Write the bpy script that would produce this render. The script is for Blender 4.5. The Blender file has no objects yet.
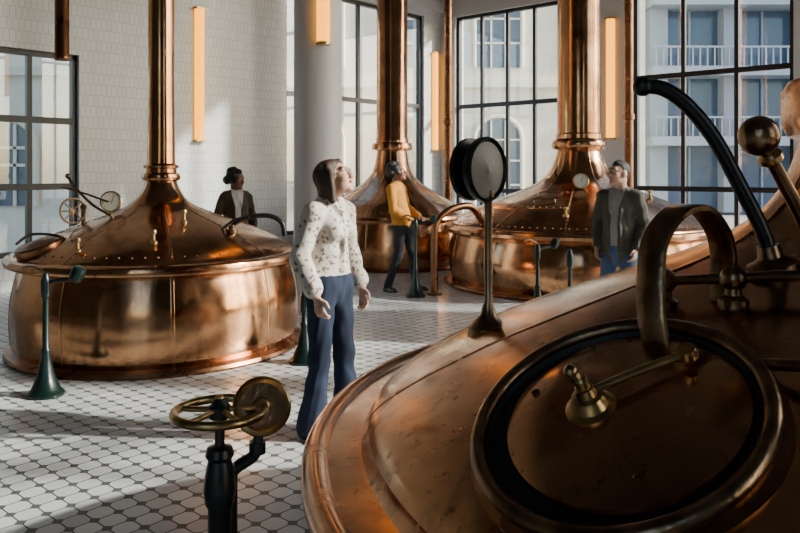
import bpy, math, random
import numpy as np
from mathutils import Vector, Matrix
random.seed(7)
V=Vector
ZOOM=None
# ------------------------------------------------------------------ materials
def newmat(name):
    m=bpy.data.materials.new(name); m.use_nodes=True
    nt=m.node_tree; b=nt.nodes['Principled BSDF']; return m,nt,b
def N(nt,t,**k):
    n=nt.nodes.new(t)
    for a,v in k.items(): setattr(n,a,v)
    return n
def mat(name,col,rough=.5,metal=0,bump=0,bscale=40,var=0,vscale=6,emit=None,es=0,coat=0):
    m,nt,b=newmat(name)
    b.inputs['Base Color'].default_value=(*col,1); b.inputs['Roughness'].default_value=rough
    b.inputs['Metallic'].default_value=metal
    if coat: b.inputs['Coat Weight'].default_value=coat
    tc=N(nt,'ShaderNodeTexCoord')
    if bump:
        n=N(nt,'ShaderNodeTexNoise'); n.inputs['Scale'].default_value=bscale; n.inputs['Detail'].default_value=4
        nt.links.new(tc.outputs['Object'],n.inputs['Vector'])
        bp=N(nt,'ShaderNodeBump'); bp.inputs['Strength'].default_value=bump; bp.inputs['Distance'].default_value=.01
        nt.links.new(n.outputs['Fac'],bp.inputs['Height']); nt.links.new(bp.outputs['Normal'],b.inputs['Normal'])
    if var:
        n=N(nt,'ShaderNodeTexNoise'); n.inputs['Scale'].default_value=vscale; n.inputs['Detail'].default_value=5
        nt.links.new(tc.outputs['Object'],n.inputs['Vector'])
        r=N(nt,'ShaderNodeValToRGB'); r.color_ramp.elements[0].position=.3; r.color_ramp.elements[1].position=.7
        r.color_ramp.elements[0].color=(*[c*(1-var) for c in col],1); r.color_ramp.elements[1].color=(*[min(1,c*(1+var)) for c in col],1)
        nt.links.new(n.outputs['Fac'],r.inputs['Fac']); nt.links.new(r.outputs['Color'],b.inputs['Base Color'])
    if emit:
        b.inputs['Emission Color'].default_value=(*emit,1); b.inputs['Emission Strength'].default_value=es
    return m
def copper(name,c1,c2,r1,r2,spots=0.0,bump=.05,streak=.35):
    m,nt,b=newmat(name); L=nt.links
    b.inputs['Metallic'].default_value=1
    tc=N(nt,'ShaderNodeTexCoord')
    n=N(nt,'ShaderNodeTexNoise'); n.inputs['Scale'].default_value=1.8; n.inputs['Detail'].default_value=8; n.inputs['Roughness'].default_value=.6
    L.new(tc.outputs['Object'],n.inputs['Vector'])
    r=N(nt,'ShaderNodeValToRGB'); r.color_ramp.elements[0].position=.34; r.color_ramp.elements[1].position=.64
    r.color_ramp.elements[0].color=(*c2,1); r.color_ramp.elements[1].color=(*c1,1)
    L.new(n.outputs['Fac'],r.inputs['Fac']); col=r.outputs['Color']
    # vertical tarnish streaks
    mp=N(nt,'ShaderNodeMapping'); mp.inputs['Scale'].default_value=(9,9,.7); L.new(tc.outputs['Object'],mp.inputs['Vector'])
    ns=N(nt,'ShaderNodeTexNoise'); ns.inputs['Scale'].default_value=1.5; ns.inputs['Detail'].default_value=5; L.new(mp.outputs[0],ns.inputs['Vector'])
    rs=N(nt,'ShaderNodeMapRange'); rs.inputs['From Min'].default_value=.45; rs.inputs['From Max'].default_value=.75; rs.inputs['To Max'].default_value=streak
    L.new(ns.outputs['Fac'],rs.inputs['Value'])
    ms=N(nt,'ShaderNodeMixRGB'); ms.inputs['Color2'].default_value=(*[x*.45 for x in c2],1); L.new(rs.outputs[0],ms.inputs['Fac']); L.new(col,ms.inputs['Color1']); col=ms.outputs['Color']
    if spots:
        for sc,lo,hi,amt in ((34,.60,.66,spots),(7,.55,.70,spots*.75)):
            n3=N(nt,'ShaderNodeTexNoise'); n3.inputs['Scale'].default_value=sc; n3.inputs['Detail'].default_value=8; n3.inputs['Roughness'].default_value=.65
            L.new(tc.outputs['Object'],n3.inputs['Vector'])
            r3=N(nt,'ShaderNodeMapRange'); r3.inputs['From Min'].default_value=lo; r3.inputs['From Max'].default_value=hi; r3.inputs['To Max'].default_value=amt
            L.new(n3.outputs['Fac'],r3.inputs['Value'])
            mx=N(nt,'ShaderNodeMixRGB'); mx.inputs['Color2'].default_value=(.10,.055,.034,1)
            L.new(r3.outputs[0],mx.inputs['Fac']); L.new(col,mx.inputs['Color1']); col=mx.outputs['Color']
    L.new(col,b.inputs['Base Color'])
    n2=N(nt,'ShaderNodeTexNoise'); n2.inputs['Scale'].default_value=6; n2.inputs['Detail'].default_value=8
    L.new(tc.outputs['Object'],n2.inputs['Vector'])
    mr=N(nt,'ShaderNodeMapRange'); mr.inputs['From Min'].default_value=.3; mr.inputs['From Max'].default_value=.7
    mr.inputs['To Min'].default_value=r1; mr.inputs['To Max'].default_value=r2
    L.new(n2.outputs['Fac'],mr.inputs['Value']); L.new(mr.outputs[0],b.inputs['Roughness'])
    bp=N(nt,'ShaderNodeBump'); bp.inputs['Strength'].default_value=bump; bp.inputs['Distance'].default_value=.02
    n4=N(nt,'ShaderNodeTexNoise'); n4.inputs['Scale'].default_value=3.5; n4.inputs['Detail'].default_value=1
    L.new(tc.outputs['Object'],n4.inputs['Vector'])
    L.new(n4.outputs['Fac'],bp.inputs['Height']); L.new(bp.outputs['Normal'],b.inputs['Normal'])
    return m
COP=copper('copper_polished',(.68,.36,.18),(.36,.175,.085),.10,.25,.42,.07)
COPF=copper('copper_worn',(.62,.33,.17),(.34,.165,.082),.12,.30,.75,.06,.3)
COPD=copper('copper_dark',(.34,.16,.08),(.18,.085,.042),.22,.4)
BRASS=mat('brass_aged',(.50,.34,.15),.28,1,.1,60,.4,12)
BRONZE=mat('bronze_dark',(.24,.155,.088),.30,1,.2,50,.5,14)
IRON=mat('iron_black',(.016,.017,.018),.34,.4,.1,60)
STEEL=mat('steel_grey',(.10,.10,.10),.45,.8,.1,60)
GREEN=mat('cast_iron_green',(.004,.015,.013),.3,.2,.1,60,.3)
WHITE=mat('dial_enamel',(.75,.72,.63),.3)
FRAME=mat('window_frame_black',(.012,.014,.017),.4)
AMBER=mat('amber_glass_lamp',(.35,.12,.01),.5,emit=(1,.36,.0),es=3.6)
PLASTER=mat('plaster_white',(.56,.57,.58),.6,0,.05,30)
DARKW=mat('plaster_dark',(.08,.076,.072),.8)  # unseen back and side walls, kept dark to cut bounce light
COLM=mat('column_paint',(.56,.57,.58),.45,0,.04,20)
CEIL=mat('ceiling_paint',(.10,.10,.10),.8)  # ceiling is out of view, darkened so less light bounces back
GROOVE=mat('lid_gap_shade',(.012,.01,.009),.6)  # black put in for the shade of the gap round the manhole lid

def glassmat():
    m=bpy.data.materials.new('window_glass'); m.use_nodes=True; nt=m.node_tree; nt.nodes.clear()
    o=N(nt,'ShaderNodeOutputMaterial'); t=N(nt,'ShaderNodeBsdfTransparent'); t.inputs[0].default_value=(.93,.96,.97,1)
    g=N(nt,'ShaderNodeBsdfGlossy'); g.inputs['Roughness'].default_value=.02
    mx=N(nt,'ShaderNodeMixShader'); mx.inputs[0].default_value=.06
    nt.links.new(t.outputs[0],mx.inputs[1]); nt.links.new(g.outputs[0],mx.inputs[2]); nt.links.new(mx.outputs[0],o.inputs[0]); return m
GLASS=glassmat()

def floormat():
    m,nt,b=newmat('octagon_tile_floor'); L=nt.links
    tc=N(nt,'ShaderNodeTexCoord'); sp=N(nt,'ShaderNodeSeparateXYZ'); L.new(tc.outputs['Object'],sp.inputs[0])
    def M(op,a,bv=None,c=None):
        n=N(nt,'ShaderNodeMath',operation=op)
        for i,x in enumerate((a,bv,c)):
            if x is None: continue
            if isinstance(x,(int,float)): n.inputs[i].default_value=x
            else: L.new(x,n.inputs[i])
        return n.outputs[0]
    S=.118
    u=M('ABSOLUTE',M('SUBTRACT',M('FRACT',M('DIVIDE',sp.outputs['X'],S)),.5))
    v=M('ABSOLUTE',M('SUBTRACT',M('FRACT',M('DIVIDE',sp.outputs['Y'],S)),.5))
    mx=M('MAXIMUM',u,v); su=M('ADD',u,v)
    edge=M('MAXIMUM',M('GREATER_THAN',mx,.467),M('GREATER_THAN',su,.735))
    inner=M('GREATER_THAN',su,.785)
    cellx=M('FLOOR',M('DIVIDE',sp.outputs['X'],S)); celly=M('FLOOR',M('DIVIDE',sp.outputs['Y'],S))
    cv=N(nt,'ShaderNodeCombineXYZ'); L.new(cellx,cv.inputs[0]); L.new(celly,cv.inputs[1])
    wn=N(nt,'ShaderNodeTexWhiteNoise'); L.new(cv.outputs[0],wn.inputs['Vector'])
    r=N(nt,'ShaderNodeValToRGB'); r.color_ramp.elements[0].color=(.54,.57,.58,1); r.color_ramp.elements[1].color=(.70,.72,.72,1)
    L.new(wn.outputs['Value'],r.inputs['Fac'])
    m1=N(nt,'ShaderNodeMixRGB'); m1.inputs['Color2'].default_value=(.042,.045,.048,1); L.new(edge,m1.inputs['Fac']); L.new(r.outputs[0],m1.inputs['Color1'])
    m2=N(nt,'ShaderNodeMixRGB'); m2.inputs['Color2'].default_value=(.10,.10,.10,1); L.new(inner,m2.inputs['Fac']); L.new(m1.outputs[0],m2.inputs['Color1'])
    L.new(m2.outputs[0],b.inputs['Base Color'])
    n=N(nt,'ShaderNodeTexNoise'); n.inputs['Scale'].default_value=3; L.new(tc.outputs['Object'],n.inputs['Vector'])
    rr=M('ADD',M('MULTIPLY',n.outputs['Fac'],.3),M('MULTIPLY',edge,.3)); L.new(M('ADD',rr,.06),b.inputs['Roughness'])
    bp=N(nt,'ShaderNodeBump'); bp.inputs['Strength'].default_value=.4; bp.inputs['Distance'].default_value=.003; bp.invert=True
    L.new(edge,bp.inputs['Height']); L.new(bp.outputs['Normal'],b.inputs['Normal'])
    return m
FLOOR=floormat()
def tilemat():
    m,nt,b=newmat('white_wall_tile'); L=nt.links
    tc=N(nt,'ShaderNodeTexCoord'); sp=N(nt,'ShaderNodeSeparateXYZ'); L.new(tc.outputs['Object'],sp.inputs[0])
    ad=N(nt,'ShaderNodeMath',operation='ADD'); L.new(sp.outputs['X'],ad.inputs[0]); L.new(sp.outputs['Y'],ad.inputs[1])
    cb=N(nt,'ShaderNodeCombineXYZ'); L.new(ad.outputs[0],cb.inputs[0]); L.new(sp.outputs['Z'],cb.inputs[1])
    br=N(nt,'ShaderNodeTexBrick'); L.new(cb.outputs[0],br.inputs['Vector'])
    br.inputs['Scale'].default_value=1; br.inputs['Brick Width'].default_value=.08; br.inputs['Row Height'].default_value=.16
    br.inputs['Mortar Size'].default_value=.004; br.inputs['Color1'].default_value=(.62,.635,.64,1); br.inputs['Color2'].default_value=(.56,.58,.59,1)
    br.inputs['Mortar'].default_value=(.38,.39,.40,1); br.offset=.5
    L.new(br.outputs['Color'],b.inputs['Base Color']); b.inputs['Roughness'].default_value=.22
    bp=N(nt,'ShaderNodeBump'); bp.inputs['Strength'].default_value=.25; bp.inputs['Distance'].default_value=.003; bp.invert=True
    L.new(br.outputs['Fac'],bp.inputs['Height']); L.new(bp.outputs['Normal'],b.inputs['Normal'])
    return m
TILE=tilemat()
def floral():
    m,nt,b=newmat('floral_blouse_cloth'); L=nt.links
    tc=N(nt,'ShaderNodeTexCoord')
    v=N(nt,'ShaderNodeTexVoronoi'); v.inputs['Scale'].default_value=28; L.new(tc.outputs['Object'],v.inputs['Vector'])
    n=N(nt,'ShaderNodeTexNoise'); n.inputs['Scale'].default_value=70; L.new(tc.outputs['Object'],n.inputs['Vector'])
    a=N(nt,'ShaderNodeMath',operation='MULTIPLY_ADD'); a.inputs[1].default_value=1.1; L.new(n.outputs['Fac'],a.inputs[0]); L.new(v.outputs['Distance'],a.inputs[2])
    r=N(nt,'ShaderNodeValToRGB'); e=r.color_ramp.elements; e[0].position=.81; e[0].color=(.20,.14,.11,1); e[1].position=.90; e[1].color=(.60,.55,.49,1)
    L.new(a.outputs[0],r.inputs['Fac']); L.new(r.outputs[0],b.inputs['Base Color']); b.inputs['Roughness'].default_value=.75
    return m
FLORAL=floral()
SKIN=mat('skin_light',(.58,.33,.24),.5); SKIN2=mat('skin_brown',(.22,.105,.06),.5); SKIN3=mat('skin_olive',(.42,.23,.16),.5)
LIPS=mat('lips',(.42,.13,.11),.4); EYEW=mat('eye_white',(.8,.8,.78),.2); IRIS=mat('iris_dark',(.03,.02,.015),.15)
HAIRB=mat('hair_auburn',(.05,.022,.013),.55,0,.6,90,.4,30); HAIRK=mat('hair_black',(.012,.010,.008),.6,0,.8,90)
DENIM=mat('denim_navy',(.008,.017,.042),.9,0,.1,220,.3,9); DENIM2=mat('denim_mid',(.04,.08,.17),.85,0,.1,220,.3,9)
MUST=mat('mustard_knit',(.46,.19,.02),.9,0,.25,160,.15); BLK=mat('black_trousers',(.010,.011,.014),.85,0,.1,90)
OLIVE=mat('jacket_olive',(.052,.048,.034),.85,0,.15,100,.1); JACK2=mat('jacket_umber',(.06,.042,.02),.7,0,.15,100,.1)
TEE=mat('tee_grey',(.24,.23,.22),.85); TEEW=mat('tee_white',(.7,.68,.64),.85); SHOE=mat('shoe_leather',(.03,.022,.018),.4)

# ------------------------------------------------------------------ mesh builder
def frame(ax):
    z=V(ax).normalized(); t=V((0,0,1)) if abs(z.z)<.9 else V((0,-1,0))
    x=t.cross(z).normalized(); y=z.cross(x); return x,y,z
def cr(pts,n=6):
    P=[V(p) for p in pts]; out=[]
    for i in range(len(P)-1):
        p0=P[max(i-1,0)];p1=P[i];p2=P[i+1];p3=P[min(i+2,len(P)-1)]
        for k in range(n):
            t=k/n
            out.append(.5*((2*p1)+(-p0+p2)*t+(2*p0-5*p1+4*p2-p3)*t*t+(-p0+3*p1-3*p2+p3)*t**3))
    out.append(P[-1]); return out
class B:
    def __init__(s): s.v=[];s.f=[];s.m=[];s.mats=[]
    def mi(s,m):
        if m not in s.mats: s.mats.append(m)
        return s.mats.index(m)
    def add(s,vs,fs,m):
        o=len(s.v); s.v+=[tuple(v) for v in vs]; k=s.mi(m)
        for f in fs: s.f.append(tuple(i+o for i in f)); s.m.append(k)
    def lathe(s,prof,c,m,ax=(0,0,1),seg=24,caps=True,xd=None):
        c=V(c); x,y,z=frame(ax); vs=[];fs=[]; n=len(prof)
        for r,h in prof:
            for j in range(seg):
                a=2*math.pi*j/seg; vs.append(c+z*h+(x*math.cos(a)+y*math.sin(a))*max(r,1e-4))
        for i in range(n-1):
            for j in range(seg):
                k=(j+1)%seg; fs.append((i*seg+j,i*seg+k,(i+1)*seg+k,(i+1)*seg+j))
        if caps:
            if prof[0][0]>.001: fs.append(tuple(range(seg))[::-1])
            if prof[-1][0]>.001: fs.append(tuple((n-1)*seg+j for j in range(seg)))
        s.add(vs,fs,m)
    def cyl(s,a,b,r,m,r2=None,seg=20,bev=0):
        a=V(a);b=V(b);L=(b-a).length; r2=r if r2 is None else r2
        if bev: p=[(r-bev,0),(r,bev),(r2,L-bev),(r2-bev,L)]
        else: p=[(r,0),(r2,L)]
        s.lathe(p,a,m,b-a,seg)
    def ball(s,c,r,m,seg=20,sc=1,ax=(0,0,1)):
        n=10; s.lathe([(r*math.sin(math.pi*i/n),-r*sc*math.cos(math.pi*i/n)) for i in range(n+1)],c,m,ax,seg)
    def torus(s,c,ax,R,r,m,seg=48,ms=12,flat=1):
        c=V(c);x,y,z=frame(ax);vs=[];fs=[]
        for i in range(seg):
            a=2*math.pi*i/seg; d=x*math.cos(a)+y*math.sin(a)
            for j in range(ms):
                b=2*math.pi*j/ms; vs.append(c+d*(R+r*math.cos(b))+z*r*flat*math.sin(b))
        for i in range(seg):
            for j in range(ms):
                i2=(i+1)%seg;j2=(j+1)%ms; fs.append((i*ms+j,i2*ms+j,i2*ms+j2,i*ms+j2))
        s.add(vs,fs,m)
    def tube(s,pts,r,m,seg=14,smooth=6,r2=None,rect=None,wdir=None):
        P=cr(pts,smooth) if smooth else [V(p) for p in pts]
        n=len(P); vs=[];fs=[]; T=[(P[min(i+1,n-1)]-P[max(i-1,0)]).normalized() for i in range(n)]
        nx=frame(T[0])[0]
        for i in range(n):
            t=T[i]
            if wdir is not None:
                nx=(V(wdir)-t*V(wdir).dot(t)).normalized()
            else:
                nx=(nx-t*nx.dot(t)).normalized()
            ny=t.cross(nx)
            if rect:
                w,h=rect[0]/2,rect[1]/2; ring=[(w,h),(-w,h),(-w,-h),(w,-h)]
                ring=[(w,h*.6),(w*.85,h),(-w*.85,h),(-w,h*.6),(-w,-h*.6),(-w*.85,-h),(w*.85,-h),(w,-h*.6)]
            else:
                rr=r if r2 is None else r+(r2-r)*i/(n-1)
                ring=[(rr*math.cos(2*math.pi*j/seg),rr*math.sin(2*math.pi*j/seg)) for j in range(seg)]
            k=len(ring)
            for a,b in ring: vs.append(P[i]+nx*a+ny*b)
        for i in range(n-1):
            for j in range(k):
                j2=(j+1)%k; fs.append((i*k+j,i*k+j2,(i+1)*k+j2,(i+1)*k+j))
        fs.append(tuple(range(k))[::-1]); fs.append(tuple((n-1)*k+j for j in range(k)))
        s.add(vs,fs,m)
    def box(s,lo,hi,m):
        x0,y0,z0=lo;x1,y1,z1=hi
        vs=[(x0,y0,z0),(x1,y0,z0),(x1,y1,z0),(x0,y1,z0),(x0,y0,z1),(x1,y0,z1),(x1,y1,z1),(x0,y1,z1)]
        s.add(vs,[(0,3,2,1),(4,5,6,7),(0,1,5,4),(1,2,6,5),(2,3,7,6),(3,0,4,7)],m)
    def obj(s,name,mw=None,ang=38):
        me=bpy.data.meshes.new(name); me.from_pydata(s.v,[],s.f)
        for m in s.mats: me.materials.append(m)
        me.polygons.foreach_set('material_index',s.m); me.polygons.foreach_set('use_smooth',[True]*len(s.f))
        me.update(); me.set_sharp_from_angle(angle=math.radians(ang))
        o=bpy.data.objects.new(name,me); bpy.context.scene.collection.objects.link(o)
        if mw is not None: o.matrix_world=mw
        return o

# ------------------------------------------------------------------ room
C=V((.91,17,0)); La=V((-.6613,-.7501,0)); Rb=V((.7501,-.6613,0))
RM=Matrix(((La.x,Rb.x,0,C.x),(La.y,Rb.y,0,C.y),(0,0,1,0),(0,0,0,1)))
AX,BX,CH=17.5,15.6,8.2
CP=CH-.004
b=B(); b.box((-.3,-.3,-.1),(AX+.3,BX+.3,0),FLOOR); b.obj('floor',RM)
b=B(); b.box((-.3,-.3,CH),(AX+.3,BX+.3,CH+.2),CEIL); b.obj('ceiling',RM)
WT=5.05; TT=7.7
wl=[(.57,4.5,.45,WT,6,[3.05]),(8.33,11.6,.45,3.28,5,[2.33,1.4])]
wr=[(.42,3.72,.35,WT,5,[3.05,1.2]),(4.56,7.3,.35,TT,3,[3.35,1.3,5.4]),(8.1,11.0,.35,TT,3,[3.35,1.3,5.4]),(11.8,14.7,.35,TT,3,[3.35,1.3,5.4])]
wb=[(10.5,14,.6,WT,4,[3.05])]  # unseen rear window, added to let daylight in
ws=[(.6,2.6,.6,TT,2,[3.35,5.4]),(2.9,5.9,.6,TT,3,[3.35,5.4]),(10.5,12,.6,WT,2,[3.35])]  # unseen side windows, added and sized to steer sun onto woman and floor
wn=[0]
def wall(name,L,wins,axis,off,side,m):
    b=B(); th=.32*side
    def bx(s0,s1,z0,z1):
        lo,hi=sorted((off,off+th))
        if axis=='a': b.box((s0,lo,z0),(s1,hi,z1),m)
        else: b.box((lo,s0,z0),(hi,s1,z1),m)
    cur=-.3 if axis=='a' else 0
    end=L+.3 if axis=='a' else L
    for (s0,s1,z0,z1,n,tr) in wins:
        bx(cur,s0,0,CH); bx(s0,s1,0,z0); bx(s0,s1,z1,CH); cur=s1
    bx(cur,end,0,CH); b.obj(name,RM)
    for (s0,s1,z0,z1,n,tr) in wins:
        w=B(); wn[0]+=1; fo=off+.12*side
        def fb(a0,a1,h0,h1,d=.05,mm=FRAME):
            if axis=='a': w.box((a0,fo-d,h0),(a1,fo+d,h1),mm)
            else: w.box((fo-d,a0,h0),(fo+d,a1,h1),mm)
        fb(s0,s0+.07,z0,z1); fb(s1-.07,s1,z0,z1); fb(s0,s1,z0,z0+.07); fb(s0,s1,z1-.07,z1)
        for i in range(1,n):
            x=s0+(s1-s0)*i/n; fb(x-.035,x+.035,z0,z1,.035)
        for t in tr: fb(s0,s1,t-.045,t+.045,.04)
        fb(s0+.02,s1-.02,z0+.02,z1-.02,.004,GLASS)
        w.obj('window_%d'%wn[0],RM)
wall('wall_left',AX,wl,'a',0,-1,TILE)
wall('wall_right',BX,wr,'b',0,-1,PLASTER)
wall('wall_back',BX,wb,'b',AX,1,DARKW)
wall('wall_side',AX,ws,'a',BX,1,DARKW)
b=B(); b.box((4.5,0,0),(8.33,.025,.16),PLASTER); b.obj('baseboard_left',RM)
b=B(); b.box((0,3.72,0),(.025,4.56,.16),PLASTER); b.obj('baseboard_right',RM)
b=B(); b.box((0,0.0,5.2),(AX,.09,5.42),PLASTER); b.obj('trim_1',RM)
# sconces
def sconce(a,bb,z0,z1,onleft):
    s=B(); w=.085
    n=V((0,1,0)) if onleft else V((1,0,0)); t=V((1,0,0)) if onleft else V((0,1,0)); o=V((a,bb,0))
    vs=[];fs=[];K=9
    for z in (z0,z1):
        for i in range(K):
            an=math.pi*i/(K-1); q=o+t*w*math.cos(an)+n*(.02+w*.9*math.sin(an)); vs.append((q.x,q.y,z))
    for i in range(K-1): fs.append((i,i+1,K+i+1,K+i))
    fs.append(tuple(range(K))[::-1]); fs.append(tuple(range(K,2*K))); fs.append((0,K,2*K-1,K-1))
    s.add(vs,fs,AMBER)
    for z in (z0-.03,z1):
        lo=o-t*(w+.01); hi=o+t*(w+.01)+n*.11
        s.box((min(lo.x,hi.x),min(lo.y,hi.y),z),(max(lo.x,hi.x),max(lo.y,hi.y),z+.03),BRASS)
    lo=o-t*(w*.6);hi=o+t*(w*.6)+n*.022
    s.box((lo.x,lo.y,z0),(hi.x,hi.y,z1),BRASS)
    s.obj('wall_sconce',RM)
sconce(6.35,0.001,2.13,4.25,True); sconce(.22,.001,2.1,4.25,True); sconce(.001,4.14,2.25,4.5,False)
# column
cx,cy=-.97,8.85
b=B(); b.lathe([(.36,0),(.36,.1),(.33,.14),(.29,.2),(.285,.3),(.275,CH-.4),(.3,CH-.36),(.36,CH-.2),(.36,CP)],(cx,cy,0),COLM,seg=48)
b.obj('structural_column')
b=B(); b.lathe([(.02,0),(.075,0),(.075,2.2),(.02,2.2)],(cx+.1,cy-.345,3.08),AMBER,seg=20)
b.lathe([(.02,0),(.085,0),(.085,.03),(.02,.03)],(cx+.1,cy-.345,3.05),BRASS,seg=20)
b.box((cx+.07,cy-.30,3.2),(cx+.13,cy-.25,5.0),BRASS); b.obj('column_sconce')

# ------------------------------------------------------------------ kettles
def sm(p,n=5): return [(max(q.x,0),q.y) for q in cr([(r,z,0) for r,z in p],n)]
def rz(prof,r):
    for (r0,z0),(r1,z1) in zip(prof,prof[1:]):
        if (r0-r)*(r1-r)<=0 and r0!=r1: return z0+(z1-z0)*(r-r0)/(r1-r0)
    return prof[0][1]
def kettle(c,secs,dome,mc,seams=8,riv=True,seg=128,bodyprof=None,seamoff=.2):
    b=B(); c=V(c)
    for p,s,m in secs: b.lathe(sm(p) if s else p,c,m,seg=seg,caps=False)
    dp=sm(dome); b.lathe(dp,c,mc,seg=seg,caps=False)
    for i in range(seams):
        a=seamoff+2*math.pi*i/seams; d=V((math.cos(a),math.sin(a),0))
        k=[(r,z) for r,z in dp if r>.3][::3]
        b.tube([c+d*r+V((0,0,z-.0005)) for r,z in k],.004,mc,smooth=0,rect=(.022,.006),wdir=d.cross(V((0,0,1))))
        if bodyprof:
            k=sm(bodyprof)
            b.tube([c+d*(r+.000)+V((0,0,z)) for r,z in k],.004,mc,smooth=0,rect=(.03,.006),wdir=d.cross(V((0,0,1))))
        if riv:
            for r in np.arange(.45,dp[0][0]-.05,.07):
                b.lathe([(.008,0),(.006,.005),(.0,.007)],c+d*r+V((0,0,rz(dp,r)+.002)),mc,seg=8)
    if riv:   # ring of rivets round the foot of the dome
        R=dp[0][0]-.07; z=rz(dp,R)
        for i in range(int(2*math.pi*R/.1)):
            a=i*.1/R; b.lathe([(.010,-.002),(.008,.005),(.0,.008)],c+V((R*math.cos(a),R*math.sin(a),z)),mc,seg=8)
    return b,dp
def plate(b,c,dp,a0,a1,r0,r1,m,lift=.009):
    """riveted patch plate that follows the dome"""
    nr,na=10,12; vs=[];fs=[]
    for lf in (lift,-.004):
        for i in range(nr+1):
            r=r0+(r1-r0)*i/nr
            for j in range(na+1):
                a=a0+(a1-a0)*j/na; vs.append(c+V((r*math.cos(a),r*math.sin(a),rz(dp,r)+lf)))
    W=na+1; H=(nr+1)*W
    for i in range(nr):
        for j in range(na): fs.append((i*W+j,(i+1)*W+j,(i+1)*W+j+1,i*W+j+1))
    for i in range(nr):
        fs.append((i*W,i*W+H,(i+1)*W+H,(i+1)*W)); fs.append((i*W+na,(i+1)*W+na,(i+1)*W+na+H,i*W+na+H))
    for j in range(na):
        fs.append((j,j+1,j+1+H,j+H)); fs.append((nr*W+j,nr*W+j+H,nr*W+j+1+H,nr*W+j+1))
    b.add(vs,fs,m)
    for t in np.linspace(.04,.96,9):
        for (r,a) in ((r0+.025,a0+(a1-a0)*t),(r1-.025,a0+(a1-a0)*t),(r0+(r1-r0)*t,a0+.025/r1),(r0+(r1-r0)*t,a1-.025/r1)):
            b.lathe([(.013,-.002),(.010,.007),(0,.011)],c+V((r*math.cos(a),r*math.sin(a),rz(dp,r)+lift)),m,seg=8)
# left kettle
c=V((-2.26,7.1,0))
body=[(1.25,.06),(1.275,.15),(1.285,.32),(1.275,.5),(1.245,.66),(1.215,.78)]
KL,dpL=kettle(c,[([(1.24,0),(1.32,0),(1.33,.02),(1.32,.045),(1.25,.06)],0,COPD),(body,1,COP),
  ([(1.2,.78),(1.3,.785),(1.33,.80),(1.335,.83),(1.325,.86),(1.30,.875),(1.25,.88)],0,COP)],
  [(1.25,.88),(1.22,.905),(1.1,.975),(.9,1.065),(.7,1.14),(.5,1.21),(.36,1.27),(.25,1.34),(.18,1.43),(.14,1.53)],COP,9,True,144,body)
KL.lathe([(.14,1.52),(.17,1.535),(.178,1.56),(.17,1.59),(.14,1.605),(.14,1.64),(.16,1.65),(.162,1.67),(.13,1.69)],c,COP,seg=48,caps=False)
KL.lathe([(.128,1.68),(.12,2.4),(.112,CP)],c,COP,seg=48,caps=False)
def onk(c,dp,x,y,dz=0):
    r=math.hypot(x-c.x,y-c.y); return V((x,y,rz(dp,r)+dz))
def gauge(b,p,ax,r,stem=None):
    p=V(p); b.lathe([(.0,-.03),(r*.95,-.03),(r,-.02),(r,.02),(r*.9,.026),(r*.86,.012),(0,.012)],p,BRASS,ax,32,False)
    b.lathe([(r*.86,.013),(0,.013)],p,WHITE,ax,32,False)
    x,y,z=frame(ax); b.tube([p+z*.018-y*r*.2,p+z*.018+y*r*.6+x*r*.3],.003,IRON,smooth=0,seg=6)
    for k in range(10):
        a=math.radians(-130+k*29); d=x*math.sin(a)+y*math.cos(a)
        b.tube([p+z*.015+d*r*.66,p+z*.015+d*r*.8],.002,IRON,smooth=0,seg=5)
    if stem: b.cyl(stem,p-V((0,0,r*.9)),.014,BRASS)
p=onk(c,dpL,-2.60,6.75); gauge(KL,p+V((0,0,.13)),(.3,-1,.15),.095,p)
p=onk(c,dpL,-2.85,6.75)
KL.cyl(p,p+V((0,0,.14)),.02,BRONZE); KL.ball(p+V((0,0,.15)),.03,BRONZE)
KL.tube([p+V((-.14,0,.42)),p+V((-.04,-.02,.30)),p+V((.1,-.03,.17)),p+V((.26,-.05,.08))],.012,BRONZE)
KL.tube([p+V((-.2,0,.33)),p+V((.0,-.02,.28)),p+V((.24,-.04,.2))],.009,BRONZE)
KL.ball(p+V((-.14,0,.43)),.024,BRONZE)
KL.torus(p+V((-.06,-.08,.12)),(1,-.9,.1),.11,.010,BRONZE); x,y,z=frame((1,-.9,.1))
for k in range(4):
    d=x*math.cos(k*math.pi/4)+y*math.sin(k*math.pi/4); KL.tube([p+V((-.06,-.08,.12))-d*.11,p+V((-.06,-.08,.12))+d*.11],.006,BRONZE,smooth=0)
h=onk(c,dpL,-3.05,6.35); KL.lathe([(.2,-.04),(.2,.02),(.185,.035),(.17,.03),(.15,.035),(.05,.06),(0,.062)],h,COPD,(-.25,-.25,1),36,False)
KL.tube([h+V((-.2,.0,.02)),h+V((-.08,0,.1)),h+V((.1,0,.1)),h+V((.22,0,.06))],.012,BRONZE)
for x,y in ((-2.02,6.15),(-1.9,6.6),(-2.6,6.05)):
    k=onk(c,dpL,x,y); KL.lathe([(.03,-.01),(.03,.01),(.014,.02),(.012,.07),(.022,.075),(.026,.09),(.02,.105),(0,.11)],k,BRASS)
k=onk(c,dpL,-1.5,6.7)
KL.lathe([(.05,-.02),(.05,.02),(.03,.025),(.03,.06),(0,.06)],k,BRONZE)
KL.tube([k+V((0,0,.05)),k+V((.12,0,.12)),k+V((.32,0,.14)),k+V((.44,0,.08)),k+V((.47,0,-.04))],.022,IRON)
KL.tube([k+V((-.1,-.03,.0)),k+V((.02,-.03,.1)),k+V((.16,-.04,.13))],.012,IRON)
KL.obj('brewing_kettle')
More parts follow.
